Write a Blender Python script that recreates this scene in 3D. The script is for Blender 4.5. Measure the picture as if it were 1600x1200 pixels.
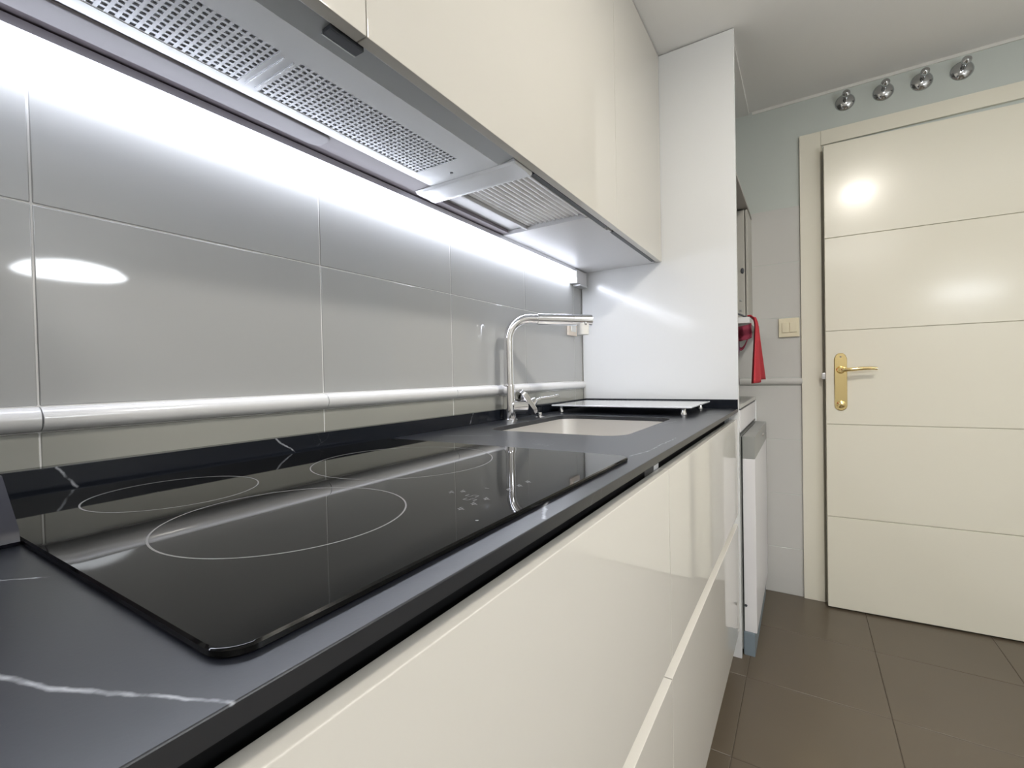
import bpy, bmesh, math, random
from mathutils import Vector, Matrix
random.seed(4)
S = bpy.context.scene
COL = S.collection
for o in list(bpy.data.objects): bpy.data.objects.remove(o)

# ------------------------------------------------------------------ camera
cam = bpy.data.cameras.new('camera'); cam.sensor_width = 36; cam.sensor_fit = 'HORIZONTAL'
cam.lens = 36*726.04/1600; cam.clip_start = 0.02
co = bpy.data.objects.new('camera', cam); COL.objects.link(co); S.camera = co
CR = Vector((0.84690382, 0.5313233, -0.02120059)); CU = Vector((0.00952034, 0.02471254, 0.99964927))
CF = Vector((-0.53166087, 0.84680862, -0.01587077))
m = Matrix((CR, CU, -CF)).transposed().to_4x4(); m.translation = Vector((0.79320569, -1.8269431, 1.03065139))
co.matrix_world = m

# ------------------------------------------------------------------ world, exposure
w = bpy.data.worlds.new('world'); S.world = w; w.use_nodes = True
w.node_tree.nodes['Background'].inputs[0].default_value = (0.8, 0.85, 0.95, 1)
w.node_tree.nodes['Background'].inputs[1].default_value = 0.3
S.view_settings.view_transform = 'Standard'; S.view_settings.look = 'None'
S.view_settings.gamma = 1.0; S.view_settings.exposure = 0.0; S.view_settings.use_curve_mapping = False
LED_STRENGTH = 25.0
CEIL_STRENGTH = 300.0
FILL_STRENGTH = 11.0
PENDANT_STRENGTH = 33.0

H = 2.243; YF = 0.6456; XR = 2.30; YB = -3.40; ZC = 0.90

# ------------------------------------------------------------------ materials
def mat(name, col, rough=0.5, metal=0.0, spec=0.5, coat=0.0, coat_rough=0.03, bump=0.0, bscale=40, var=0.0, vscale=6, emit=None, es=0, aniso=0):
    M = bpy.data.materials.new(name); M.use_nodes = True
    nt = M.node_tree; b = nt.nodes['Principled BSDF']
    b.inputs['Base Color'].default_value = (*col, 1); b.inputs['Roughness'].default_value = rough
    b.inputs['Metallic'].default_value = metal; b.inputs['Specular IOR Level'].default_value = spec
    b.inputs['Coat Weight'].default_value = coat; b.inputs['Coat Roughness'].default_value = coat_rough
    tc = nt.nodes.new('ShaderNodeTexCoord')
    if var:
        n = nt.nodes.new('ShaderNodeTexNoise'); n.inputs['Scale'].default_value = vscale; n.inputs['Detail'].default_value = 5
        nt.links.new(tc.outputs['Object'], n.inputs['Vector'])
        mx = nt.nodes.new('ShaderNodeMix'); mx.data_type = 'RGBA'
        mx.inputs[6].default_value = (*[c*(1-var) for c in col], 1); mx.inputs[7].default_value = (*[min(1, c*(1+var)) for c in col], 1)
        nt.links.new(n.outputs[0], mx.inputs[0]); nt.links.new(mx.outputs[2], b.inputs['Base Color'])
    if bump:
        n = nt.nodes.new('ShaderNodeTexNoise'); n.inputs['Scale'].default_value = bscale; n.inputs['Detail'].default_value = 4
        nt.links.new(tc.outputs['Object'], n.inputs['Vector'])
        bp = nt.nodes.new('ShaderNodeBump'); bp.inputs['Strength'].default_value = bump; bp.inputs['Distance'].default_value = 0.002
        nt.links.new(n.outputs[0], bp.inputs['Height']); nt.links.new(bp.outputs[0], b.inputs['Normal'])
    if emit:
        b.inputs['Emission Color'].default_value = (*emit, 1); b.inputs['Emission Strength'].default_value = es
    return M

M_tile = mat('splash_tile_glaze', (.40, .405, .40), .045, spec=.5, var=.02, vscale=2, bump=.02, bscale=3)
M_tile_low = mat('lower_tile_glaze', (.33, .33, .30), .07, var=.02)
M_grout = mat('pale_grout', (.75, .75, .74), .8, bump=.2)
M_trim = mat('rounded_trim_glaze', (.70, .70, .70), .12)
M_paint = mat('grey_green_paint', (.56, .60, .57), .75, bump=.1, bscale=120)
M_walltile = mat('far_tile_glaze', (.60, .595, .575), .12, var=.03, vscale=3)
M_farjoint = mat('far_grout', (.38, .395, .385), .8)
M_ceil = mat('ceiling_paint', (.84, .83, .81), .85, bump=.05, bscale=150)
M_white_wall = mat('white_paint', (.56, .55, .52), .8, bump=.05)
M_floor = mat('floor_tile', (.108, .086, .060), .32, var=.10, vscale=3, bump=.03, bscale=60)
M_fgrout = mat('floor_grout', (.075, .06, .044), .9)
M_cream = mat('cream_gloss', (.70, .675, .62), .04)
M_cream_dimmed = mat('cream_gloss_dimmed', (.60, .58, .53), .05)  # same cream as the drawers, darkened to offset stronger lamp light up there
M_white = mat('white_gloss_board', (.76, .77, .775), .14)
M_carc = mat('white_melamine', (.66, .66, .67), .35)
M_under = mat('grey_melamine', (.19, .165, .18), .4)
M_door = mat('door_lacquer', (.80, .77, .66), .24, coat=.2, coat_rough=.12)
M_black = mat('recess_black', (.006, .006, .007), .6)
M_glass = mat('black_ceramic_glass', (.003, .003, .003), .03, spec=.25)
M_ring = mat('ring_print', (.20, .20, .20), .3)
M_chrome = mat('chrome', (.82, .82, .84), .06, metal=1)
M_steel = mat('brushed_steel', (.90, .88, .85), .38, metal=1, bump=.05, bscale=200)
M_alu = mat('satin_aluminium', (.72, .73, .75), .3, metal=.8)
M_brass = mat('polished_brass', (.95, .76, .38), .13, metal=1)
M_hood = mat('hood_silver_paint', (.92, .94, .97), .24, metal=.5, var=.02)
M_bar = mat('lamp_bar_grey', (.24, .225, .24), .4)
M_hood_dark = mat('hood_front_strip', (.56, .59, .62), .35, metal=.3)
M_filter = mat('filter_mesh_metal', (.86, .88, .92), .25, metal=.7)
M_filter_back = mat('filter_inner', (.60, .61, .63), .5)
M_slot = mat('dark_parts_and_shade', (.05, .055, .065), .4)
M_ribs = mat('ribbed_clear_plastic', (.82, .82, .83), .10, coat=.6, coat_rough=.04)
M_plate = mat('white_glass_board', (.80, .82, .86), .08, coat=.5)
M_beige = mat('beige_plastic', (.80, .73, .55), .35)
M_pinkish = mat('pale_socket_plastic', (.80, .70, .60), .35)
M_offwhite = mat('offwhite_plastic', (.85, .84, .80), .35)
M_red = mat('red_cotton', (.50, .035, .05), .9, bump=.6, bscale=400, var=.12, vscale=20)
M_dred = mat('dark_red_cotton', (.20, .02, .045), .9, bump=.6, bscale=400, var=.15, vscale=20)
M_purple = mat('dark_plum_cotton', (.07, .03, .06), .9, bump=.4, bscale=300)
M_dark = mat('dark_blue_plastic', (.014, .015, .024), .4)
M_plum = mat('plum_plastic', (.020, .009, .024), .3)
M_applw = mat('appliance_white', (.80, .79, .81), .3)
M_applg = mat('appliance_grey', (.36, .37, .36), .35, metal=.3)
M_applb = mat('appliance_kick', (.22, .27, .31), .4)
M_back = mat('niche_grey_top', (.50, .50, .48), .3)
M_brownb = mat('grey_beige_board', (.34, .32, .30), .5)
M_box = mat('old_beige_metal', (.44, .43, .39), .45)
M_led = mat('led_lens', (.9, .9, .9), .4, emit=(.84, .88, 1.0), es=LED_STRENGTH)
M_ledf = mat('led_front', (.9, .9, .9), .4, emit=(.84, .88, 1.0), es=LED_STRENGTH*.16)
M_clamp = mat('ceiling_lamp_glass', (.9, .9, .9), .4, emit=(1.0, .94, .85), es=CEIL_STRENGTH)
M_fill = mat('fill_panel_glass', (.9, .9, .9), .4, emit=(1.0, .98, .95), es=FILL_STRENGTH)
M_pend = mat('pendant_opal', (.9, .9, .9), .3, emit=(.9, .95, 1.0), es=PENDANT_STRENGTH)

def marble(name, base, rough, spec):
    M = bpy.data.materials.new(name); M.use_nodes = True
    nt = M.node_tree; L = nt.links; b = nt.nodes['Principled BSDF']
    g = nt.nodes.new('ShaderNodeNewGeometry')
    def vm(op, a, c=None):
        n = nt.nodes.new('ShaderNodeVectorMath'); n.operation = op
        for i, v in enumerate((a, c)):
            if v is None: continue
            if isinstance(v, (tuple, Vector)): n.inputs[i].default_value = v
            else: L.new(v, n.inputs[i])
        return n
    def mm(op, a, c=None, cl=False):
        n = nt.nodes.new('ShaderNodeMath'); n.operation = op; n.use_clamp = cl
        for i, v in enumerate((a, c)):
            if v is None: continue
            if isinstance(v, (int, float)): n.inputs[i].default_value = v
            else: L.new(v, n.inputs[i])
        return n.outputs[0]
    nz = nt.nodes.new('ShaderNodeTexNoise'); nz.inputs['Scale'].default_value = 45; nz.inputs['Detail'].default_value = 4
    L.new(g.outputs['Position'], nz.inputs['Vector'])
    off = vm('SCALE', vm('SUBTRACT', nz.outputs['Color'], (.5, .5, .5)).outputs[0]); off.inputs['Scale'].default_value = .009
    P = vm('ADD', g.outputs['Position'], off.outputs[0]).outputs[0]
    segs = [((.484,-1.775,.9),(.516,-1.766,.9),.0011),((.516,-1.766,.9),(.536,-1.757,.9),.0012),((.536,-1.757,.9),(.562,-1.744,.9),.0010),
            ((.562,-1.744,.9),(.594,-1.729,.9),.0009),((.40,-1.80,.9),(.484,-1.775,.9),.001),
            ((.30,-1.756,.9),(.331,-1.748,.9),.0009),((.331,-1.748,.9),(.353,-1.728,.9),.0007),
            ((.557,-1.10,.9),(.569,-1.05,.9),.0012),((.569,-1.05,.9),(.573,-.86,.9),.0010),
            ((.590,-1.455,.9),(.562,-1.393,.9),.0014),
            ((.02,-1.645,.932),(.02,-1.625,.905),.0010),((.02,-1.365,.93),(.02,-1.33,.903),.0010),((.02,-.80,.932),(.02,-.815,.905),.0010),
            ((.56,0,.93),(.594,0,.905),.0014),((.10,-1.02,.9),(.20,-.97,.9),.0015),((.48,-.62,.9),(.50,-.52,.9),.001),((.53,-.30,.9),(.575,-.22,.9),.001)]
    acc = None
    for a, c, wd in segs:
        A = Vector(a); AB = Vector(c)-A
        pa = vm('SUBTRACT', P, A).outputs[0]
        t = mm('MULTIPLY', vm('DOT_PRODUCT', pa, AB).outputs['Value'], 1/AB.length_squared, True)
        q = vm('SCALE', AB); q.inputs[0].default_value = AB; L.new(t, q.inputs['Scale'])
        d = vm('LENGTH', vm('SUBTRACT', pa, q.outputs[0]).outputs[0]).outputs['Value']
        # 1 at centre, 0 at 1.8*wd
        v = mm('SUBTRACT', 1.0, mm('DIVIDE', d, wd*1.8), True)
        acc = v if acc is None else mm('MAXIMUM', acc, v)
    # faint random veins
    n2 = nt.nodes.new('ShaderNodeTexNoise'); n2.inputs['Scale'].default_value = 5.0; n2.inputs['Detail'].default_value = 6; n2.inputs['Distortion'].default_value = .6
    L.new(g.outputs['Position'], n2.inputs['Vector'])
    vv = mm('ABSOLUTE', mm('SUBTRACT', n2.outputs[0], .5))
    vv = mm('SUBTRACT', 1.0, mm('DIVIDE', vv, .004), True)
    n3 = nt.nodes.new('ShaderNodeTexNoise'); n3.inputs['Scale'].default_value = 7
    L.new(g.outputs['Position'], n3.inputs['Vector'])
    gate = mm('MULTIPLY', mm('SUBTRACT', n3.outputs[0], .56, True), 5.0, True)
    vv = mm('MULTIPLY', mm('MULTIPLY', vv, gate), .35)
    acc = mm('MAXIMUM', mm('MULTIPLY', acc, .9), vv)
    mx = nt.nodes.new('ShaderNodeMix'); mx.data_type = 'RGBA'
    mx.inputs[6].default_value = (*base, 1); mx.inputs[7].default_value = (.42, .44, .48, 1)
    L.new(acc, mx.inputs[0]); L.new(mx.outputs[2], b.inputs['Base Color'])
    b.inputs['Roughness'].default_value = rough; b.inputs['Specular IOR Level'].default_value = spec
    n4 = nt.nodes.new('ShaderNodeTexNoise'); n4.inputs['Scale'].default_value = 350
    L.new(g.outputs['Position'], n4.inputs['Vector'])
    bu = nt.nodes.new('ShaderNodeBump'); bu.inputs['Strength'].default_value = .03; bu.inputs['Distance'].default_value = .001
    L.new(n4.outputs[0], bu.inputs['Height']); L.new(bu.outputs[0], b.inputs['Normal'])
    return M
M_marble = marble('black_veined_marble', (.011, .013, .018), .32, 1.0)
M_marble_pol = marble('polished_veined_marble', (.011, .013, .018), .10, .25)

# ------------------------------------------------------------------ mesh helpers
def add_box(bm, x0, x1, y0, y1, z0, z1):
    r = bmesh.ops.create_cube(bm, size=1)
    vs = r['verts']
    for v in vs:
        v.co = Vector(((x0+x1)/2+v.co.x*(x1-x0), (y0+y1)/2+v.co.y*(y1-y0), (z0+z1)/2+v.co.z*(z1-z0)))
    return vs
def bevel_all(bm, wd, seg=2):
    es = [e for e in bm.edges if len(e.link_faces) == 2 and e.calc_face_angle(0) > .6]
    bmesh.ops.bevel(bm, geom=es, offset=wd, segments=seg, profile=.5, affect='EDGES', clamp_overlap=True)
def link(name, bm, material, parent=None, smooth=False):
    me = bpy.data.meshes.new(name); bmesh.ops.recalc_face_normals(bm, faces=bm.faces); bm.to_mesh(me); bm.free()
    me.materials.append(material)
    if smooth:
        for p in me.polygons: p.use_smooth = p.area < .0015
        me.set_sharp_from_angle(angle=math.radians(38))
    o = bpy.data.objects.new(name, me); COL.objects.link(o)
    if smooth:
        wn = o.modifiers.new('weighted', 'WEIGHTED_NORMAL'); wn.keep_sharp = True; wn.weight = 100
    if parent is not None:
        o.parent = parent
        W = parent.matrix_basis.copy(); q = parent.parent
        while q is not None: W = q.matrix_basis @ W; q = q.parent
        me.transform(W.inverted())
    return o
def box(name, b, material, parent=None, bev=0, seg=2):
    bm = bmesh.new(); add_box(bm, *b)
    if bev: bevel_all(bm, bev, seg)
    return link(name, bm, material, parent, smooth=bool(bev))
def boxes(name, bl, material, parent=None, bev=0):
    bm = bmesh.new()
    for b in bl: add_box(bm, *b)
    if bev: bevel_all(bm, bev)
    return link(name, bm, material, parent, smooth=bool(bev))
def tag(o, label=None, cat=None, group=None, kind=None):
    if label: o['label'] = label
    if cat: o['category'] = cat
    if group: o['group'] = group
    if kind: o['kind'] = kind
    return o
def thing(name, label, cat, loc=(0, 0, 0), group=None, rz=0):
    o = bpy.data.objects.new(name, None); COL.objects.link(o); o.location = loc; o.rotation_euler = (0, 0, rz)
    o.empty_display_size = .05
    return tag(o, label, cat, group)
def frame_to(axis):
    z = Vector(axis).normalized(); x = z.orthogonal().normalized(); y = z.cross(x)
    return x, y, z
def lathe(bm, p0, axis, prof, n=32):
    """prof = [(r, h)...] around axis from p0"""
    x, y, z = frame_to(axis); p0 = Vector(p0); rings = []
    for r, h in prof:
        if r <= 1e-6: rings.append([bm.verts.new(p0+z*h)])
        else: rings.append([bm.verts.new(p0+z*h+(x*math.cos(2*math.pi*i/n)+y*math.sin(2*math.pi*i/n))*r) for i in range(n)])
    for a, c in zip(rings, rings[1:]):
        for i in range(n):
            j = (i+1) % n
            if len(a) == 1 and len(c) == 1: continue
            if len(a) == 1: bm.faces.new((a[0], c[i], c[j]))
            elif len(c) == 1: bm.faces.new((a[i], a[j], c[0]))
            else: bm.faces.new((a[i], a[j], c[j], c[i]))
    if len(rings[0]) > 1: bm.faces.new(rings[0])
    if len(rings[-1]) > 1: bm.faces.new(rings[-1])
def cyl(bm, p0, p1, r0, r1=None, bev=.0008, n=32):
    r1 = r0 if r1 is None else r1; d = Vector(p1)-Vector(p0); h = d.length
    lathe(bm, p0, d, [(0, 0), (r0-bev, 0), (r0, bev), (r1, h-bev), (r1-bev, h), (0, h)], n)
def tube(bm, pts, rad, n=20):
    pts = [Vector(p) for p in pts]; rings = []; prev = None
    for i, p in enumerate(pts):
        t = (pts[min(i+1, len(pts)-1)]-pts[max(i-1, 0)]).normalized()
        if prev is None: x = t.orthogonal().normalized()
        else: x = (prev-t*prev.dot(t)).normalized()
        prev = x; y = t.cross(x); r = rad[i] if isinstance(rad, (list, tuple)) else rad
        rings.append([bm.verts.new(p+(x*math.cos(2*math.pi*k/n)+y*math.sin(2*math.pi*k/n))*r) for k in range(n)])
    for a, c in zip(rings, rings[1:]):
        for k in range(n): bm.faces.new((a[k], a[(k+1) % n], c[(k+1) % n], c[k]))
    bm.faces.new(rings[0]); bm.faces.new(rings[-1])
def rrect(x0, x1, y0, y1, r, n=6):
    out = []
    for cx, cy, a0 in ((x1-r, y1-r, 0), (x0+r, y1-r, 90), (x0+r, y0+r, 180), (x1-r, y0+r, 270)):
        for i in range(n+1):
            a = math.radians(a0+90*i/n); out.append((cx+r*math.cos(a), cy+r*math.sin(a)))
    return out
def loft(bm, loops, cap0=True, cap1=True):
    R = [[bm.verts.new(p) for p in lp] for lp in loops]
    n = len(R[0])
    for a, c in zip(R, R[1:]):
        for i in range(n): bm.faces.new((a[i], a[(i+1) % n], c[(i+1) % n], c[i]))
    if cap0: bm.faces.new(R[0])
    if cap1: bm.faces.new(R[-1])

# ================================================================== THE SETTING
YJ = [-2.4487, -2.0512, -1.6537, -1.2546, -.8592, -.4705, -.075]      # vertical joints of the splashback
wl = tag(box('wall_left', (-.14, -.0012, YB, YF+.12, 0, H+.1), M_grout), kind='structure')
def tiles_x(zr0, zr1, js, y_end0, y_end1, material, parent, x=0.0, t=.007, gap=.0016):
    e = [y_end0]+[j for j in js if y_end0 < j < y_end1]+[y_end1]
    for a, c in zip(e, e[1:]):
        if c-a < .02: continue
        box('tile', (x-.004, x-random.uniform(0, .00025), a+gap/2, c-gap/2, zr0+gap/2, zr1-gap/2), material, parent, bev=.0012, seg=1)
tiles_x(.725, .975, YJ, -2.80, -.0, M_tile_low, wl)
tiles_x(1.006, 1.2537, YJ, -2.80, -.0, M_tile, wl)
tiles_x(1.2537, 1.5015, YJ, -2.80, -.0, M_tile, wl)
# half round trim course (built as glazed pieces 40 cm long)
def half_round_x(name, y0, y1, parent):
    bm = bmesh.new(); zc = .9905; hh = .0152; n = 12
    lp = []
    for y in (y0, y0+.0005, y1-.0005, y1):
        s = .96 if y in (y0, y1) else 1
        lp.append([(-.003, y, zc-hh)]+[(-.001+.017*s*math.cos(a), y, zc+hh*math.sin(a)) for a in [math.radians(-90+180*i/n) for i in range(n+1)]]+[(-.003, y, zc+hh)])
    loft(bm, lp); return link(name, bm, M_trim, parent, smooth=True)
e = [-2.80]+YJ+[0.0]
e = [v for v in e if v != -.075]
for a, c in zip(e, e[1:]): half_round_x('rounded_trim', a+.0006, c-.0006, wl)

# far wall with grey tiles and rounded course
wb = tag(box('wall_back', (-.14, XR+.12, YF+.0006, YF+.13, 0, H+.1), M_paint), kind='structure')
XJ = [.0, .389, .789]
fz = [(0, .2145), (.2145, .4645), (.4645, .7145), (.7145, .965), (1.0, 1.273), (1.273, 1.523), (1.523, 1.773)]
for z0, z1 in fz:
    for a, c in zip(XJ, XJ[1:]):
        box('tile', (a+.0008, c-.0008, YF-.0005, YF+.003, z0+.0008, z1-.0008), M_walltile, wb, bev=.0012, seg=1)
for a, c in zip(XJ, XJ[1:]):
    bm = bmesh.new(); lp = []
    for x in (a+.0006, c-.0006):
        lp.append([(x, YF+.006, .966)]+[(x, YF-.001-.014*math.cos(t), .9825+.0165*math.sin(t)) for t in [math.radians(-90+15*i) for i in range(13)]]+[(x, YF+.006, .999)])
    loft(bm, lp); link('rounded_trim', bm, M_walltile, wb, smooth=True)

wr = tag(box('wall_right', (XR, XR+.12, YB-.12, YF+.13, 0, H+.1), M_white_wall), kind='structure')
wf = tag(box('wall_front', (-.14, XR, YB-.12, YB, 0, H+.1), M_white_wall), kind='structure')
ce = tag(box('ceiling', (-.14, XR+.12, YB-.12, YF+.13, H, H+.12), M_ceil), kind='structure')
tag(box('trim_1', (.60, XR, YF-.004, YF+.008, H-.012, H), mat('cove_white', (.75, .74, .70), .6)), kind='structure')
tag(box('trim_2', (.0, .588, .022, YF+.008, H-.006, H), M_ceil), kind='structure')
fl = tag(box('floor', (-.14, XR+.12, YB-.12, YF+.13, -.1, -.0012), M_fgrout), kind='structure')
fx = [-.14, .232, .62, 1.005, 1.39, 1.775, 2.16, XR]; fy = [YB-.0, -3.20, -2.81, -2.42, -2.03, -1.65, -1.26, -.87, -.485, -.10, .288, YF+.008]
tme = None
for i in range(len(fx)-1):
    for j in range(len(fy)-1):
        if fx[i] < .1: continue
        box('tile', (fx[i]+.0012, fx[i+1]-.0012, fy[j]+.0012, fy[j+1]-.0012, -.004, 0), M_floor, fl, bev=.001, seg=1)

# door with frame
dr = bpy.data.objects.new('door_1', None); COL.objects.link(dr); dr.location = (.789, YF, 0)
tag(dr, kind='structure', label='cream panelled kitchen door standing slightly ajar with brass handle')
FX0, FX1, FT = .786, .866, 2.074; DX1 = 1.70
box('door_frame', (FX0, FX1, YF-.012, YF+.02, 0, FT), M_door, dr, bev=.002)
box('door_frame', (FX1, DX1, YF-.012, YF+.02, 2.012, FT), M_door, dr, bev=.002)
box('door_frame', (DX1, DX1+.08, YF-.012, YF+.02, 0, FT), M_door, dr, bev=.002)
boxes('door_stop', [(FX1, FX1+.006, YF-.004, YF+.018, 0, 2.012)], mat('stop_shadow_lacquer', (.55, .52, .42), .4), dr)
# leaf, in its own rotated frame through a pivot at the hinge side
LW = .82; ang = math.radians(3.1); pivot = Vector((DX1-.008, YF-.012, 0))
Rz = Matrix.Rotation(ang, 4, 'Z')
def leafspace(o):
    Wd = Matrix.Translation(pivot) @ Rz
    o.data.transform(dr.matrix_basis.inverted() @ Wd @ dr.matrix_basis); return o
LW = (DX1-.008-.873)
def lb(name, b, material, bev=0):
    o = box(name, b, material, None, bev); o.parent = dr
    o.data.transform(Matrix.Translation(-Vector(dr.location)) @ Matrix.Translation(pivot) @ Rz); return o
gz = [.006, .400, .797, 1.196, 1.592, 1.990]
lb('door_leaf', (-LW, 0, .002, .03, .006, 1.990), M_door)
for a, c in zip(gz, gz[1:]): lb('door_panel', (-LW, 0, -.004, .004, a+.0012, c-.0012), M_door, .0016)
def lo(name, bm, material):
    o = link(name, bm, material, None, True); o.parent = dr
    o.data.transform(Matrix.Translation(-Vector(dr.location)) @ Matrix.Translation(pivot) @ Rz); return o
hx = -LW+.052
bm = bmesh.new()
lp = []
outline = [(hx-.0225, .885)]+[(hx+.0225*math.cos(math.radians(a)), .879+.0225*math.sin(math.radians(a))) for a in range(190, 351, 16)]+[(hx+.0225, .885), (hx+.0225, 1.078), (hx+.016, 1.094), (hx+.008, 1.1), (hx-.008, 1.1), (hx-.016, 1.094), (hx-.0225, 1.078)]
for y, s in ((-.004, 1), (-.007, 1), (-.0085, .93)):
    lp.append([(hx+(x-hx)*s, y, .979+(z-.979)*(s if s == 1 else .985)) for x, z in outline])
loft(bm, lp); plate = lo('handle_plate', bm, M_brass)
bm = bmesh.new(); cyl(bm, (hx, -.008, 1.03), (hx, -.022, 1.03), .016, .012); cyl(bm, (hx, -.02, 1.03), (hx, -.046, 1.03), .008)
tube(bm, [(hx, -.044, 1.03), (hx+.012, -.049, 1.030), (hx+.04, -.050, 1.031), (hx+.07, -.049, 1.034), (hx+.10, -.047, 1.034), (hx+.118, -.046, 1.032)], [.0065, .0078, .0078, .007, .0065, .0060])
lo('door_handle', bm, M_brass)
bm = bmesh.new(); lathe(bm, (hx, -.0075, .883), (0, -1, 0), [(0, 0), (.016, 0), (.014, .006), (.008, .009), (0, .0095)], 24); lo('keyhole_cover', bm, M_brass)
bm = bmesh.new(); cyl(bm, (hx, -.0084, 1.085), (hx, -.0092, 1.085), .0035, n=16); lo('screw', bm, M_brownb)
lb('latch', (-LW-.014, -LW+.002, .006, .020, .990, 1.018), M_alu, .003)

# ================================================================== WORKTOP
wt = thing('worktop', 'black marble worktop with white veins and low upstand along the splashback', 'worktop', (.3, -1.3, .888))
YS0 = -2.75
SX0, SX1, SY0, SY1, SR = .115, .470, -.885, -.425, .055
def slab():
    bm = bmesh.new()
    hole = rrect(SX0, SX1, SY0, SY1, SR, 8)
    out = [(.005, YS0), (.5947, YS0), (.5947, -.0015), (.005, -.0015)]
    top = []
    for z in (.9, .888):
        vo = [bm.verts.new((x, y, z)) for x, y in out]; vh = [bm.verts.new((x, y, z)) for x, y in hole]
        es = [bm.edges.new((v[i], v[(i+1) % len(v)])) for v in (vo, vh) for i in range(len(v))]
        bmesh.ops.triangle_fill(bm, edges=es, use_beauty=True)
        top.append((vo, vh))
    for k in (0, 1):
        a, c = top[0][k], top[1][k]; n = len(a)
        for i in range(n): bm.faces.new((a[i], a[(i+1) % n], c[(i+1) % n], c[i]))
    es = [e for e in bm.edges if len(e.link_faces) == 2 and e.calc_face_angle(0) > .9 and (abs(e.verts[0].co.z-.9) < 1e-5 and abs(e.verts[1].co.z-.9) < 1e-5)]
    bmesh.ops.bevel(bm, geom=es, offset=.0009, segments=2, profile=.5, affect='EDGES')
    return link('slab', bm, M_marble, wt)
slab()
box('upstand', (.0005, .020, YS0, -.0015, .9001, .9325), M_marble_pol, wt, bev=.0007)
box('upstand', (.0205, .5947, -.0125, -.0005, .9001, .9325), M_marble_pol, wt, bev=.0007)

# sink
sk = thing('sink', 'undermounted stainless steel sink bowl set in the black worktop', 'sink', ((SX0+SX1)/2, (SY0+SY1)/2, .70))
bm = bmesh.new(); lp = []
for off, z, r in ((.028, .8875, .07), (-.004, .8875, .055), (-.0035, .884, .055), (.000, .86, .056), (.004, .74, .058), (.010, .715, .06), (.028, .702, .05), (.06, .699, .045)):
    o_ = -off if off != .028 or z < .8 else off
    d = {(.028, .8875): .02, }.get((off, z), None)
    if z == .8875 and off > 0: d = .018
    elif off < 0: d = .002
    else: d = -off+.002
    lp.append([(x, y, z) for x, y in rrect(SX0-d, SX1+d, SY0-d, SY1+d, r, 8)])
lp.append([(.29+(x-.2925)*.1, y2, .6965) for (x, y), y2 in [(q, -.655+(q[1]+.655)*.1) for q in rrect(SX0+.05, SX1-.05, SY0+.05, SY1-.05, .045, 8)]])
loft(bm, lp, cap0=False, cap1=True)
bowl = link('bowl', bm, M_steel, sk, smooth=True)
sm = bowl.modifiers.new('thick', 'SOLIDIFY'); sm.thickness = .001; sm.offset = 0
bm = bmesh.new(); lathe(bm, (.2925, -.655, .6975), (0, 0, 1), [(0, 0), (.042, 0), (.044, .002), (.038, .003), (.03, .001), (0, .001)], 32)
link('drain', bm, M_chrome, sk, True)

# faucet
FXY = Vector((.047, -.655, .9)); SD = Vector((.19, .174, -.006)).normalized()
fa = thing('faucet', 'tall chrome kitchen tap with squared swivel spout beside the sink', 'faucet', FXY)
bm = bmesh.new(); lathe(bm, FXY, (0, 0, 1), [(0, 0), (.0245, 0), (.0245, .004), (.0185, .006), (.0175, .1), (.0165, .106), (0, .106)], 40)
link('body', bm, M_chrome, fa, True)
bm = bmesh.new(); pts = []
zt = 1.2045; rb = .066
for i in range(6): pts.append(FXY+Vector((0, 0, .104+(zt-.9-.104-rb)*i/5)))
for i in range(1, 11):
    a = math.pi/2*i/10
    pts.append(Vector((FXY.x, FXY.y, zt-rb))+SD*(rb*(1-math.cos(a)))+Vector((0, 0, rb*math.sin(a))))
base = Vector((FXY.x, FXY.y, zt))
pts.append(base+SD*.092)
tube(bm, pts, .0140, 28)
link('riser', bm, M_chrome, fa, True)
bm = bmesh.new(); cyl(bm, base+SD*.090, base+SD*.262, .0170, .0178, bev=.0012, n=40)
sp = link('spout', bm, M_chrome, fa, True)
bm = bmesh.new(); cyl(bm, base+SD*.235+Vector((0, 0, -.010)), base+SD*.235+Vector((0, 0, -.044)), .0185, .0165, n=32)
link('aerator', bm, M_offwhite, sp, True)
bm = bmesh.new(); pb = base+SD*.235+CR*.0-CF*.0+Vector((.012, -.010, -.012)); lathe(bm, pb, Vector((.6, -.7, -.25)), [(0, -.004), (.004, -.004), (.0055, 0), (.004, .004), (0, .0055)], 16)
link('button', bm, M_chrome, sp, True)
# side cartridge, with a paddle lever
BD = Vector((.30, .62, 0)).normalized()      # branch direction
mid = FXY+Vector((0, 0, .040))
bm = bmesh.new(); cyl(bm, mid, mid+BD*.055, .0225, bev=.002, n=40); link('cartridge', bm, M_chrome, fa, True)
cap = mid+BD*.070
AX = (BD*.82+Vector((0, 0, .62))).normalized()
UPD = (Vector((0, 0, 1))-AX*AX.z).normalized()
bm = bmesh.new()
sx = UPD.cross(AX).normalized()
lpz = []
for h, s in ((-.008, .86), (-.006, 1), (.006, 1), (.009, .92)):
    lpz.append([cap+AX*h+UPD*(v*s+.002)+sx*(u*s) for u, v in rrect(-.021, .021, -.034, .058, .018, 6)])
loft(bm, lpz); lev = link('lever', bm, M_chrome, fa, True)
bm = bmesh.new(); lathe(bm, cap+AX*.004, AX, [(0, 0), (.020, 0), (.013, .018), (.009, .026), (0, .028)], 28)
tube(bm, [cap+AX*.02, cap+BD*.045+Vector((0, 0, .022)), cap+BD*.085+Vector((0, 0, .024)), cap+BD*.115+Vector((0, 0, .028))], [.004, .0032, .0032, .0042], 14)
link('lever_pin', bm, M_chrome, lev, True)
kn = thing('drain_knob', 'small chrome waste control knob on the worktop behind the tap', 'knob', (.088, -.545, .9))
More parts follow.
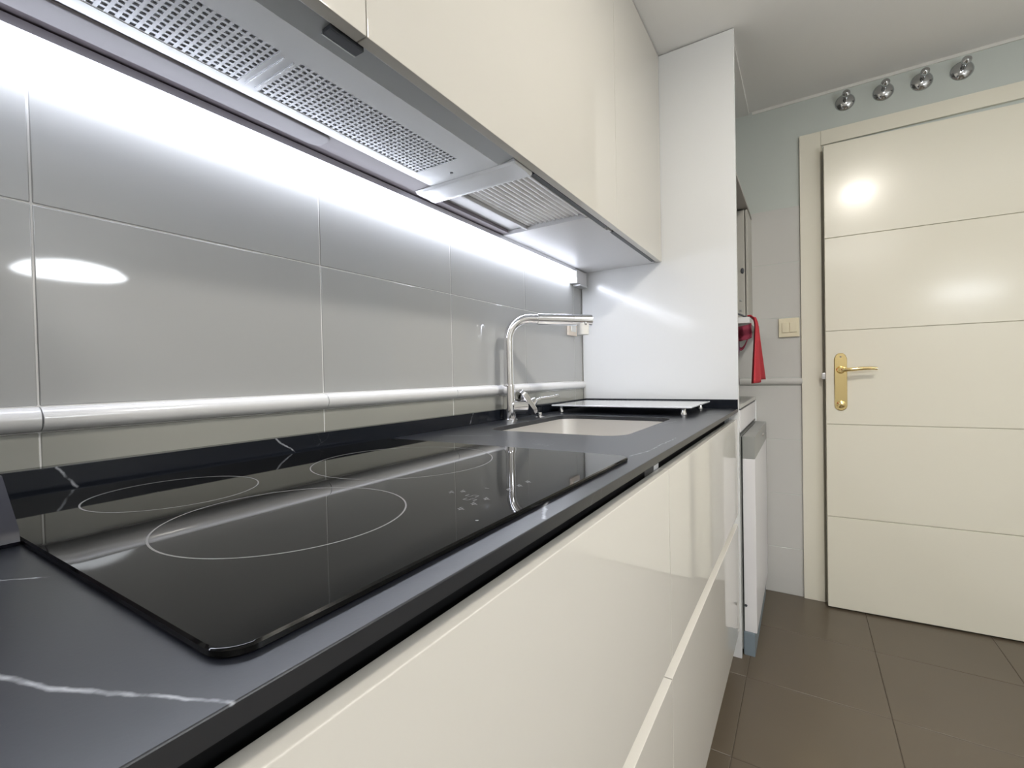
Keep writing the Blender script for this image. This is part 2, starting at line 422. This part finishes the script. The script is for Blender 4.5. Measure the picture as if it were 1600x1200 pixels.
bm = bmesh.new(); lathe(bm, (.088, -.545, .9), (0, 0, 1), [(0, 0), (.017, 0), (.018, .002), (.012, .004), (.006, .006), (0, .0065)], 28); link('base_ring', bm, M_chrome, kn, True)
bm = bmesh.new(); lathe(bm, (.088, -.545, .905), (0, 0, 1), [(0, 0), (.006, 0), (.009, .006), (.008, .011), (0, .012)], 24); link('knob_top', bm, M_chrome, kn, True)

# glass worktop board on four feet
gb = thing('draining_board', 'flat white glass draining board on small feet at the far end of the worktop', 'board', (.27, -.20, .9))
bm = bmesh.new()
loft(bm, [[(x, y, z) for x, y in rrect(.035+d, .508-d, -.365+d, -.035-d, .008, 4)] for z, d in ((.9235, .001), (.9245, 0), (.9275, 0), (.9285, .001))])
link('glass_plate', bm, M_plate, gb, True)
for x, y in ((.062, -.335), (.478, -.335), (.062, -.065), (.478, -.065)):
    bm = bmesh.new(); lathe(bm, (x, y, .9), (0, 0, 1), [(0, 0), (.009, 0), (.010, .004), (.008, .012), (.006, .0235), (0, .0235)], 20); link('foot', bm, M_chrome, gb, True)

# ================================================================== HOB
HX0, HX1, HY0, HY1 = .045, .568, -1.7205, -1.130
hb = thing('induction_hob', 'black glass induction hob with grey rings set on the worktop', 'hob', (.31, -1.43, .9))
bm = bmesh.new()
loft(bm, [[(x, y, z) for x, y in rrect(HX0+d, HX1-d, HY0+d, HY1-d, .018, 6)] for z, d in ((.9003, .0012), (.9012, 0), (.9042, 0), (.9055, .0014))])
link('glass_top', bm, M_glass, hb, True)
def ring(cx, cy, r, wd=.0016):
    bm = bmesh.new(); n = 96; z0, z1 = .90552, .90562
    A = [[bm.verts.new((cx+q*math.cos(2*math.pi*i/n), cy+q*math.sin(2*math.pi*i/n), z)) for i in range(n)] for q, z in ((r-wd/2, z0), (r-wd/2, z1), (r+wd/2, z1), (r+wd/2, z0))]
    for k in range(4):
        a, c = A[k], A[(k+1) % 4]
        for i in range(n): bm.faces.new((a[i], a[(i+1) % n], c[(i+1) % n], c[i]))
    return link('heating_ring', bm, M_ring, hb)
for c in ((.3835, -1.571, .106), (.2725, -1.3115, .134), (.176, -1.580, .083)): ring(*c)
M_mark = mat('mark_print', (.15, .15, .15), .35)
def mark(name, bl):
    return boxes(name, [(x0, x1, y0, y1, .90552, .9056) for x0, x1, y0, y1 in bl], M_mark, hb)
for mx, my in ((.466, -1.435), (.475, -1.426), (.490, -1.402), (.516, -1.461), (.5165, -1.440), (.5155, -1.481), (.517, -1.375), (.516, -1.354), (.516, -1.396)):
    t = .0005
    mark('control_mark', [(mx-.004, mx+.004, my-t, my+t), (mx-t, mx+t, my-.0035, my-t), (mx-t, mx+t, my+t, my+.0035), (mx-.004, mx-.003, my+.002, my+.006)] if my != -1.402 else [(mx-.003, mx+.003, my-t, my+t)])
for mx, my in ((.502, -1.449), (.495, -1.436)):
    w_, h_, t = .0036, .0070, .0009
    mark('display_digit', [(mx-h_, mx-h_+t, my-w_, my+w_), (mx+h_-t, mx+h_, my-w_, my+w_), (mx-t/2, mx+t/2, my-w_+t, my+w_-t), (mx-h_+t, mx-t/2, my-w_, my-w_+t), (mx+t/2, mx+h_-t, my+w_-t, my+w_)])
bm = bmesh.new(); cyl(bm, (.550, -1.502, .90552), (.550, -1.502, .9056), .0016, bev=.00002, n=16); link('control_mark', bm, M_mark, hb)

# dark appliance at the left edge, left of the hob
ap = thing('coffee_maker', 'dark blue-black coffee maker foot at the left edge beside the hob', 'coffee maker', (.12, -1.79, .9))
bm = bmesh.new(); pr = [(.03, .9001), (.243, .9001), (.247, .904), (.244, .914), (.197, .953), (.03, .953)]
loft(bm, [[(x, y, z) for x, z in pr] for y in (-1.90, -1.7215)]); bevel_all(bm, .002); link('base', bm, M_dark, ap, True)
bm = bmesh.new(); loft(bm, [[(x, y, z) for x, y in rrect(.03, .203+dx, -1.89, -1.7220, .02, 4)] for z, dx in ((.9535, 0), (1.0, .002), (1.05, 0), (1.2, -.01))]); link('housing', bm, M_plum, ap, True)
bm = bmesh.new(); lathe(bm, (.236, -1.7212, .912), (0, 1, 0), [(0, -.001), (.0018, -.001), (.0018, .0008), (0, .001)], 14); link('indicator', bm, mat('blue_dot', (.15, .3, .45), .3), ap, True)

box('lid', (.034, .192, -1.884, -1.728, 1.2002, 1.212), M_dark, ap, bev=.004)

# ================================================================== BASE CABINETS
def base_cabinet(y0, y1, label):
    t = thing('base_cabinet', label, 'cabinet', (.30, (y0+y1)/2, 0), 'glossy cream base units under the worktop')
    boxes('carcass', [(.02, .568, y0, y0+.016, .07, .868), (.02, .568, y1-.016, y1, .07, .868), (.02, .568, y0+.016, y1-.016, .07, .086), (.02, .036, y0+.016, y1-.016, .086, .60)], M_carc, t)
    box('top_channel', (.535, .552, y0+.016, y1-.016, .80, .8855), M_black, t, bev=.001)
    box('middle_channel', (.535, .567, y0+.016, y1-.016, .46, .545), M_cream, t, bev=.001)
    box('plinth', (.52, .535, y0, y1, .0, .07), M_brownb, t)
    for z0, z1 in ((.522, .861), (.105, .487)):
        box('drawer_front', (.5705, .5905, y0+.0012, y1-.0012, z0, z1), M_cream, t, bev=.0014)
    return t
base_cabinet(-.989, -.002, 'glossy cream drawer unit under the sink, nearest the tall white panel')
base_cabinet(-1.889, -.989, 'glossy cream drawer unit under the hob')
base_cabinet(-2.748, -1.889, 'leftmost glossy cream drawer unit, left of the hob and below the coffee maker')

ep = thing('end_panel', 'tall white glossy side panel standing from floor to ceiling at the worktop end', 'panel', (.3, .009, 0))
bm = bmesh.new(); add_box(bm, .004, .5965, .0, .018, 0.0005, H-.004); bevel_all(bm, .0008, 1); link('board', bm, M_white, ep)

# ================================================================== WALL CABINETS
ZB = 1.458
def wall_cabinet(y0, y1, label, zcar=ZB, back=0.0):
    t = thing('wall_cabinet', label, 'cabinet', (.17, (y0+y1)/2, ZB), 'glossy cream wall cabinets up to the ceiling')
    boxes('carcass', [(.0005, .310, y0, y1, zcar+.016*0, zcar+.018), (.0005, .310, y0, y0+.016, zcar+.018, H-.03), (.0005, .310, y1-.016, y1, zcar+.018, H-.03), (.0005, .310, y0+.016, y1-.016, H-.046, H-.03)], M_carc, t)
    box('door', (.3175, .3365, y0+.0006, y1-.0006, ZB-.0005, H-.005), M_cream_dimmed, t, bev=.0014)
    return t
wall_cabinet(-2.34, -1.422, 'cream wall cabinet over the near half of the hood', ZB+.012)
c2 = wall_cabinet(-1.422, -.503, 'wide cream wall cabinet between hood and tall panel', ZB+.012)
c3 = wall_cabinet(-.503, -.001, 'narrow cream wall cabinet touching the tall white panel')
box('base_board', (.028, .304, -.640, -.505, ZB-.001, ZB+.011), M_carc, c2, bev=.0008)
box('gap_shade_strip', (.3045, .3168, -.96, -.53, ZB-.0006, ZB+.02), M_slot, c2)  # dark strips stand in for the deep shade between board and door
box('gap_shade_strip', (.3045, .3168, -.478, -.03, ZB-.0006, ZB+.02), M_slot, c3)
box('back_rail', (.0008, .05, -2.3, -.645, ZB+.002, ZB+.0115), M_under, c2)

# ================================================================== HOOD
hd = thing('range_hood', 'silver built-in range hood with perforated filters under the wall cabinets', 'hood', (.17, -1.49, ZB))
bm = bmesh.new(); y0, y1 = -1.94, -1.041
FA = (-1.80, -1.468); FB = (-1.440, -1.108); FX = (.122, .228)
# underside shell assembled round the two filter openings
for b in ((.1005, FX[0], y0, y1), (FX[1], .280, y0, y1), (FX[0], FX[1], y0, FA[0]), (FX[0], FX[1], FA[1], FB[0]), (FX[0], FX[1], FB[1], y1)):
    add_box(bm, b[0], b[1], b[2], b[3], ZB-.003, ZB+.0085)
link('shell', bm, M_hood, hd)
box('rear_strip', (.050, .100, y0, y1, ZB-.0024, ZB+.0085), M_under, hd, bev=.0006)
def perforated(ya, yb, nx=11, ny=34, fill=.58):
    bm = bmesh.new(); px = (FX[1]-FX[0])/nx; py = (yb-ya)/ny
    xs = [FX[0]]; ys = [ya]
    for i in range(nx): c = FX[0]+(i+.5)*px; xs += [c-px*fill/2, c+px*fill/2]
    for i in range(ny): c = ya+(i+.5)*py; ys += [c-py*fill/2, c+py*fill/2]
    xs.append(FX[1]); ys.append(yb)
    for lay, z in enumerate((ZB-.0022, ZB-.0006)):
        V = [[bm.verts.new((x, y, z)) for y in ys] for x in xs]
        for i in range(len(xs)-1):
            for j in range(len(ys)-1):
                if i % 2 == 1 and j % 2 == 1: continue
                bm.faces.new((V[i][j], V[i+1][j], V[i+1][j+1], V[i][j+1]))
        if lay == 0: V0 = V
    for i in range(1, len(xs)-1, 2):
        for j in range(1, len(ys)-1, 2):
            c = [(i, j), (i+1, j), (i+1, j+1), (i, j+1)]
            for k in range(4):
                a, b2 = c[k], c[(k+1) % 4]
                bm.faces.new((V0[a[0]][a[1]], V0[b2[0]][b2[1]], V[b2[0]][b2[1]], V[a[0]][a[1]]))
    return bm
for ya, yb in (FA, FB):
    f = link('filter', perforated(ya, yb), M_filter, hd)
    box('filter_inner', (FX[0], FX[1], ya, yb, ZB+.004, ZB+.008), M_filter_back, f)
boxes('filter_grip', [(.128, .222, -1.461, -1.4595, ZB-.0052, ZB-.0028), (.128, .222, -1.4475, -1.446, ZB-.0052, ZB-.0028)], M_filter, hd, bev=.0004)
bm = bmesh.new()
loft(bm, [[(.280, y, ZB-.003), (.3165, y, ZB+.0035), (.3165, y, ZB+.0085), (.280, y, ZB+.0085)] for y in (y0, y1)])
link('front_strip', bm, M_hood_dark, hd)
la = box('latch', (.300, .3155, -1.459, -1.409, ZB-.004, ZB+.003), M_slot, hd, bev=.001)
box('latch_edge', (.2975, .2995, -1.459, -1.409, ZB-.004, ZB+.001), M_alu, la)
# raised lamp bar near the wall
bm = bmesh.new()
loft(bm, [[(x, y, z) for x, y in rrect(.050+d, .098-d, -1.86+d, -1.290-d, .018, 5)] for z, d in ((ZB-.0028, 0), (ZB-.0045, .0005), (ZB-.0058, .003))])
link('lamp_bar', bm, M_bar, hd, True)
bm = bmesh.new(); lathe(bm, (.180, -1.068, ZB-.003), (0, 0, -1), [(0, 0), (.0035, 0), (.003, .001), (0, .0012)], 14); link('screw', bm, M_slot, hd, True)
# end lip of the hood
bm = bmesh.new()
prof = [(-1.040, -.003), (-1.036, -.0075), (-1.026, -.0085), (-1.000, -.0085), (-.986, -.0105), (-.974, -.0095), (-.970, -.004), (-.970, .0085), (-1.040, .0085)]
loft(bm, [[(x, y, ZB+z) for y, z in prof] for x in (.052, .060, .316)]); link('end_lip', bm, M_hood, hd, True)
# ribbed cover next to the hood
rc = thing('ribbed_lamp_cover', 'glossy ribbed lamp cover under the wall cabinet just beyond the hood', 'lamp cover', (.21, -.806, ZB))
boxes('cover_frame', [(.112, .120, -.966, -.648, ZB-.002, ZB+.0085), (.300, .3043, -.966, -.648, ZB-.002, ZB+.0085), (.120, .300, -.656, -.648, ZB-.006, ZB+.0085), (.12, .30, -.966, -.960, ZB-.002, ZB+.0085)], M_carc, rc, bev=.0008)
nr = 13
for i in range(nr):
    x0 = .1205+i*.1790/nr; x1 = x0+.1790/nr-.0004; bm = bmesh.new(); lp = []
    for y in (-.9595, -.6565):
        lp.append([(x0, y, ZB+.0105)]+[(x0+(x1-x0)*k/8, y, ZB+.0085-.0042*math.sin(math.pi*k/8)) for k in range(9)]+[(x1, y, ZB+.0105)])
    loft(bm, lp); link('rib', bm, M_ribs, rc, True)

# ================================================================== LED BAR
ld = thing('led_bar', 'thin glowing white strip light on the wall under the wall cabinets', 'light', (.008, -1.2, 1.43))
box('housing', (.0005, .028, -2.30, -.112, 1.4447, 1.4572), M_alu, ld)
bm = bmesh.new(); pr = [(.003, 1.4235), (.0285, 1.4235), (.0285, 1.4215), (.026, 1.4195), (.003, 1.4195)]
loft(bm, [[(x, y, z) for x, z in pr] for y in (-2.30, -.113)]); link('lens', bm, M_led, ld)
box('front_diffuser', (.004, .030, -2.30, -.113, 1.4240, 1.4445), M_ledf, ld)
box('end_cap', (.0005, .032, -.112, -.012, 1.400, 1.4530), M_carc, ld, bev=.0015)
box('cable_clip', (.0005, .034, -.085, -.012, 1.392, 1.3995), M_alu, ld, bev=.001)

# wall socket behind the tap spout
so = thing('wall_socket', 'pale socket plate on the splashback behind the tap spout', 'socket', (.0, -.105, 1.19))
box('plate', (.0004, .010, -.150, -.068, 1.190, 1.272), M_pinkish, so, bev=.003)
box('insert', (.010, .014, -.132, -.086, 1.205, 1.255), M_offwhite, so, bev=.002)

# ================================================================== BEYOND THE PANEL
nt_ = thing('niche_worktop', 'grey worktop in the niche behind the tall white panel', 'worktop', (.3, .33, .80))
box('slab', (.001, .600, .020, YF-.002, .898, .913), M_back, nt_, bev=.001)
box('edge', (.590, .6005, .020, YF-.002, .892, .8975), M_slot, nt_)  # dark strip painting the shadow gap under the slab
box('fascia', (.570, .5995, .020, YF-.002, .812, .8915), M_applw, nt_, bev=.0015)
box('side_strip', (.5996, .606, .600, .618, .80, .8975), M_white, nt_, bev=.001)

dw = thing('dishwasher', 'grey and white dishwasher standing proud of the niche behind the tall panel', 'dishwasher', (.32, .33, 0))
box('body', (.03, .598, .030, .625, .02, .795), M_applg, dw, bev=.002)
dd = box('door', (.602, .6430, .038, .628, .085, .716), M_applw, dw, bev=.002)
cp = boxes('control_panel', [(.602, .6435, .038, .628, .717, .797)], M_applg, dw, bev=.0015)
bm = bmesh.new()
for y in (.40, .43): lathe(bm, (.6435, y, .762), (1, 0, 0), [(0, 0), (.006, 0), (.005, .004), (0, .0045)], 14)
link('button', bm, M_brownb, cp, True)
box('kickboard', (.600, .636, .034, .60, .0, .084), M_applb, dw, bev=.001)
bm = bmesh.new(); lathe(bm, (.6075, .0380, .180), (0, -1, 0), [(0, 0), (.005, 0), (.004, .002), (0, .0025)], 14); link('screw', bm, M_slot, dd, True)

ns = thing('niche_shelf', 'bright white shelf in the niche holding red towels', 'shelf', (.3, .4, 1.23))
box('board', (.001, .620, .170, YF-.002, 1.218, 1.241), M_white, ns, bev=.001)
nb = thing('upper_shelf', 'grey-brown board high in the niche above the beige box', 'shelf', (.3, .35, 1.745))
box('board', (.001, .593, .020, YF-.002, 1.745, 1.757), M_brownb, nb, bev=.001)
bc = thing('metal_box', 'old beige metal cabinet standing on the white niche shelf', 'cabinet', (.3, .54, 1.241))
box('housing', (.05, .580, .452, YF-.003, 1.2415, 1.740), M_box, bc, bev=.004)
box('front_door', (.5825, .592, .452, YF-.003, 1.275, 1.738), M_box, bc, bev=.002)
bm = bmesh.new(); lathe(bm, (.570, .4522, 1.474), (0, -1, 0), [(0, 0), (.013, 0), (.012, .004), (0, .006)], 20)
bmesh.ops.scale(bm, vec=(.55, 1, 1), space=Matrix.Translation((-.570, 0, -1.474)), verts=bm.verts); link('knob', bm, M_slot, bc, True)
for z in (1.30, 1.345):
    bm = bmesh.new(); lathe(bm, (.562, .4522, z), (0, -1, 0), [(0, 0), (.007, 0), (.006, .003), (0, .004)], 4); link('stud', bm, M_applg, bc)
ca = thing('cable', 'black cable lying slanted on the white niche shelf', 'cable', (.5, .3, 1.25))
bm = bmesh.new(); tube(bm, [(.42, .30, 1.34), (.50, .31, 1.31), (.54, .32, 1.285), (.585, .33, 1.262), (.612, .335, 1.2485), (.616, .36, 1.2475)], .004, 10); link('cord', bm, M_slot, ca, True)

# towels
def cloth(name, fn, nu, nv, material, label, loc, thick=.003, parent=None):
    bm = bmesh.new(); V = [[bm.verts.new(fn(i/nu, j/nv)) for j in range(nv+1)] for i in range(nu+1)]
    for i in range(nu):
        for j in range(nv): bm.faces.new((V[i][j], V[i+1][j], V[i+1][j+1], V[i][j+1]))
    t = thing(name, label, 'towel', loc, 'red kitchen towels on the niche shelf') if parent is None else parent
    o = link('cloth', bm, material, t, True)
    md = o.modifiers.new('thick', 'SOLIDIFY'); md.thickness = thick; md.offset = 1
    return t
def t1(u, v):      # u across (y), v along from shelf top over the end and down
    L = v*.29
    if L < .02: x = .610+L; z = 1.2450+.003*math.sin(u*9)
    else:
        s = (L-.02)/.27; x = .630+.006*math.sin(min(1, s*8)*math.pi/2)+.010*math.sin(u*13+1)*(.3+s)*.8-.004*s+.012*(u-.3)*s; z = 1.240-s*.250-.006*math.sin(u*5)
    sp = .030+.170*max(0, (L-.02)/.27)**1.1
    y = .225+ .055*max(0, (L-.02)/.27) + (u-.5)*2*sp
    if L < .02: z = 1.2465+.002*math.sin(u*20)
    return (x, y, z)
cloth('towel', t1, 22, 26, M_red, 'bright red towel hanging longest over the white shelf end', (.63, .25, 1.0))
def t2(u, v):      # bunch below the shelf's front edge
    x = .545+u*.082; L = v
    z = 1.2145-L*.055-.012*math.sin(u*math.pi)
    y = .160-.012*math.sin(u*12)-.010*math.sin(v*7)
    return (x, y, z)
tb = cloth('towel', t2, 18, 12, M_dred, 'dark red towel bunched along the front of the white niche shelf', (.58, .16, 1.14))
def t2b(u, v):
    a = math.pi*(u); x = .565+u*.05; return (x, .163+.004*math.sin(v*5), 1.160-.042*math.sin(a)-(v-.5)*.013)
cloth('', t2b, 16, 4, M_dred, '', None, parent=tb)
def t3(u, v):
    return (.566+u*.017+.002*math.sin(v*8), .150-.006*math.sin(u*4+v*3), 1.15-v*.168)
cloth('towel', t3, 6, 16, M_purple, 'narrow dark plum towel tail hanging beside the panel edge', (.574, .15, 1.0))

# switch
sw = thing('light_switch', 'beige double switch plate on the grey tiles beside the door', 'switch', (.74, YF, 1.18))
box('plate', (.698, .780, YF-.011, YF-.0008, 1.184, 1.270), M_beige, sw, bev=.003)
for x in (.712, .742):
    box('rocker', (x, x+.027, YF-.0155, YF-.0112, 1.205, 1.250), M_beige, sw, bev=.0015)

# chrome wall hooks above the door
names = ['leftmost chrome wall hook above the door', 'second chrome wall hook from the left above the door', 'third chrome wall hook from the left above the door', 'rightmost chrome wall hook above the door']
M_hook = mat('dark_chrome', (.5, .51, .52), .12, metal=1)
for i, x in enumerate((.954, 1.083, 1.204, 1.322)):
    t = thing('wall_hook', names[i], 'hook', (x, YF+.008, 2.175), 'chrome hooks in a row above the door')
    bm = bmesh.new(); lathe(bm, (x, YF+.008, 2.175), (0, -1, 0), [(0, 0), (.035, 0), (.037, .004), (.034, .012), (.026, .019), (.014, .023), (0, .024)], 36)
    link('rose', bm, M_hook, t, True)
    bm = bmesh.new(); lathe(bm, (x, YF-.012, 2.178), (.02, -1, .1), [(0, 0), (.009, 0), (.008, .02), (.011, .034), (.015, .042), (.014, .052), (.007, .058), (0, .059)], 28)
    link('stem', bm, M_hook, t, True)

# ================================================================== LAMPS AND ADDED FILL PANEL OUTSIDE THE FRAME
cl = thing('ceiling_lamp', 'round warm ceiling lamp above the kitchen floor', 'lamp', (1.27, -.87, H))
bm = bmesh.new(); lathe(bm, (1.27, -.87, H-.0005), (0, 0, -1), [(0, 0), (.075, 0), (.075, .02), (.062, .022), (0, .022)], 32); link('housing', bm, M_offwhite, cl, True)
bm = bmesh.new(); lathe(bm, (1.27, -.87, H-.0230), (0, 0, -1), [(0, 0), (.074, 0), (.070, .006), (.035, .009), (0, .010)], 32); link('lamp_glass', bm, M_clamp, cl, True)
pl = thing('fill_panel', 'added unseen fill light panel behind the camera', 'lamp', (1.55, -2.75, H))  # unseen panel added as broad fill light for the room
box('housing', (1.15, 1.95, -3.15, -2.35, H-.03, H-.0005), M_offwhite, pl, bev=.003)
box('diffuser', (1.17, 1.93, -3.13, -2.37, H-.034, H-.0305), M_fill, pl)
pe = thing('pendant_lamp', 'shallow opal pendant lamp hanging near the right wall', 'lamp', (1.90, -1.12, H))
bm = bmesh.new(); lathe(bm, (1.90, -1.12, 1.515), (0, 0, 1), [(0, .004), (.18, 0), (.185, .004), (.16, .025), (.10, .043), (.03, .052), (0, .053)], 48); link('shade', bm, M_pend, pe, True)
bm = bmesh.new(); tube(bm, [(1.90, -1.12, 1.569), (1.90, -1.12, 2.2)], .003, 10); link('cord', bm, M_slot, pe, True)
bm = bmesh.new(); lathe(bm, (1.90, -1.12, H-.0005), (0, 0, -1), [(0, 0), (.05, 0), (.045, .03), (0, .035)], 28); link('canopy', bm, M_offwhite, pe, True)
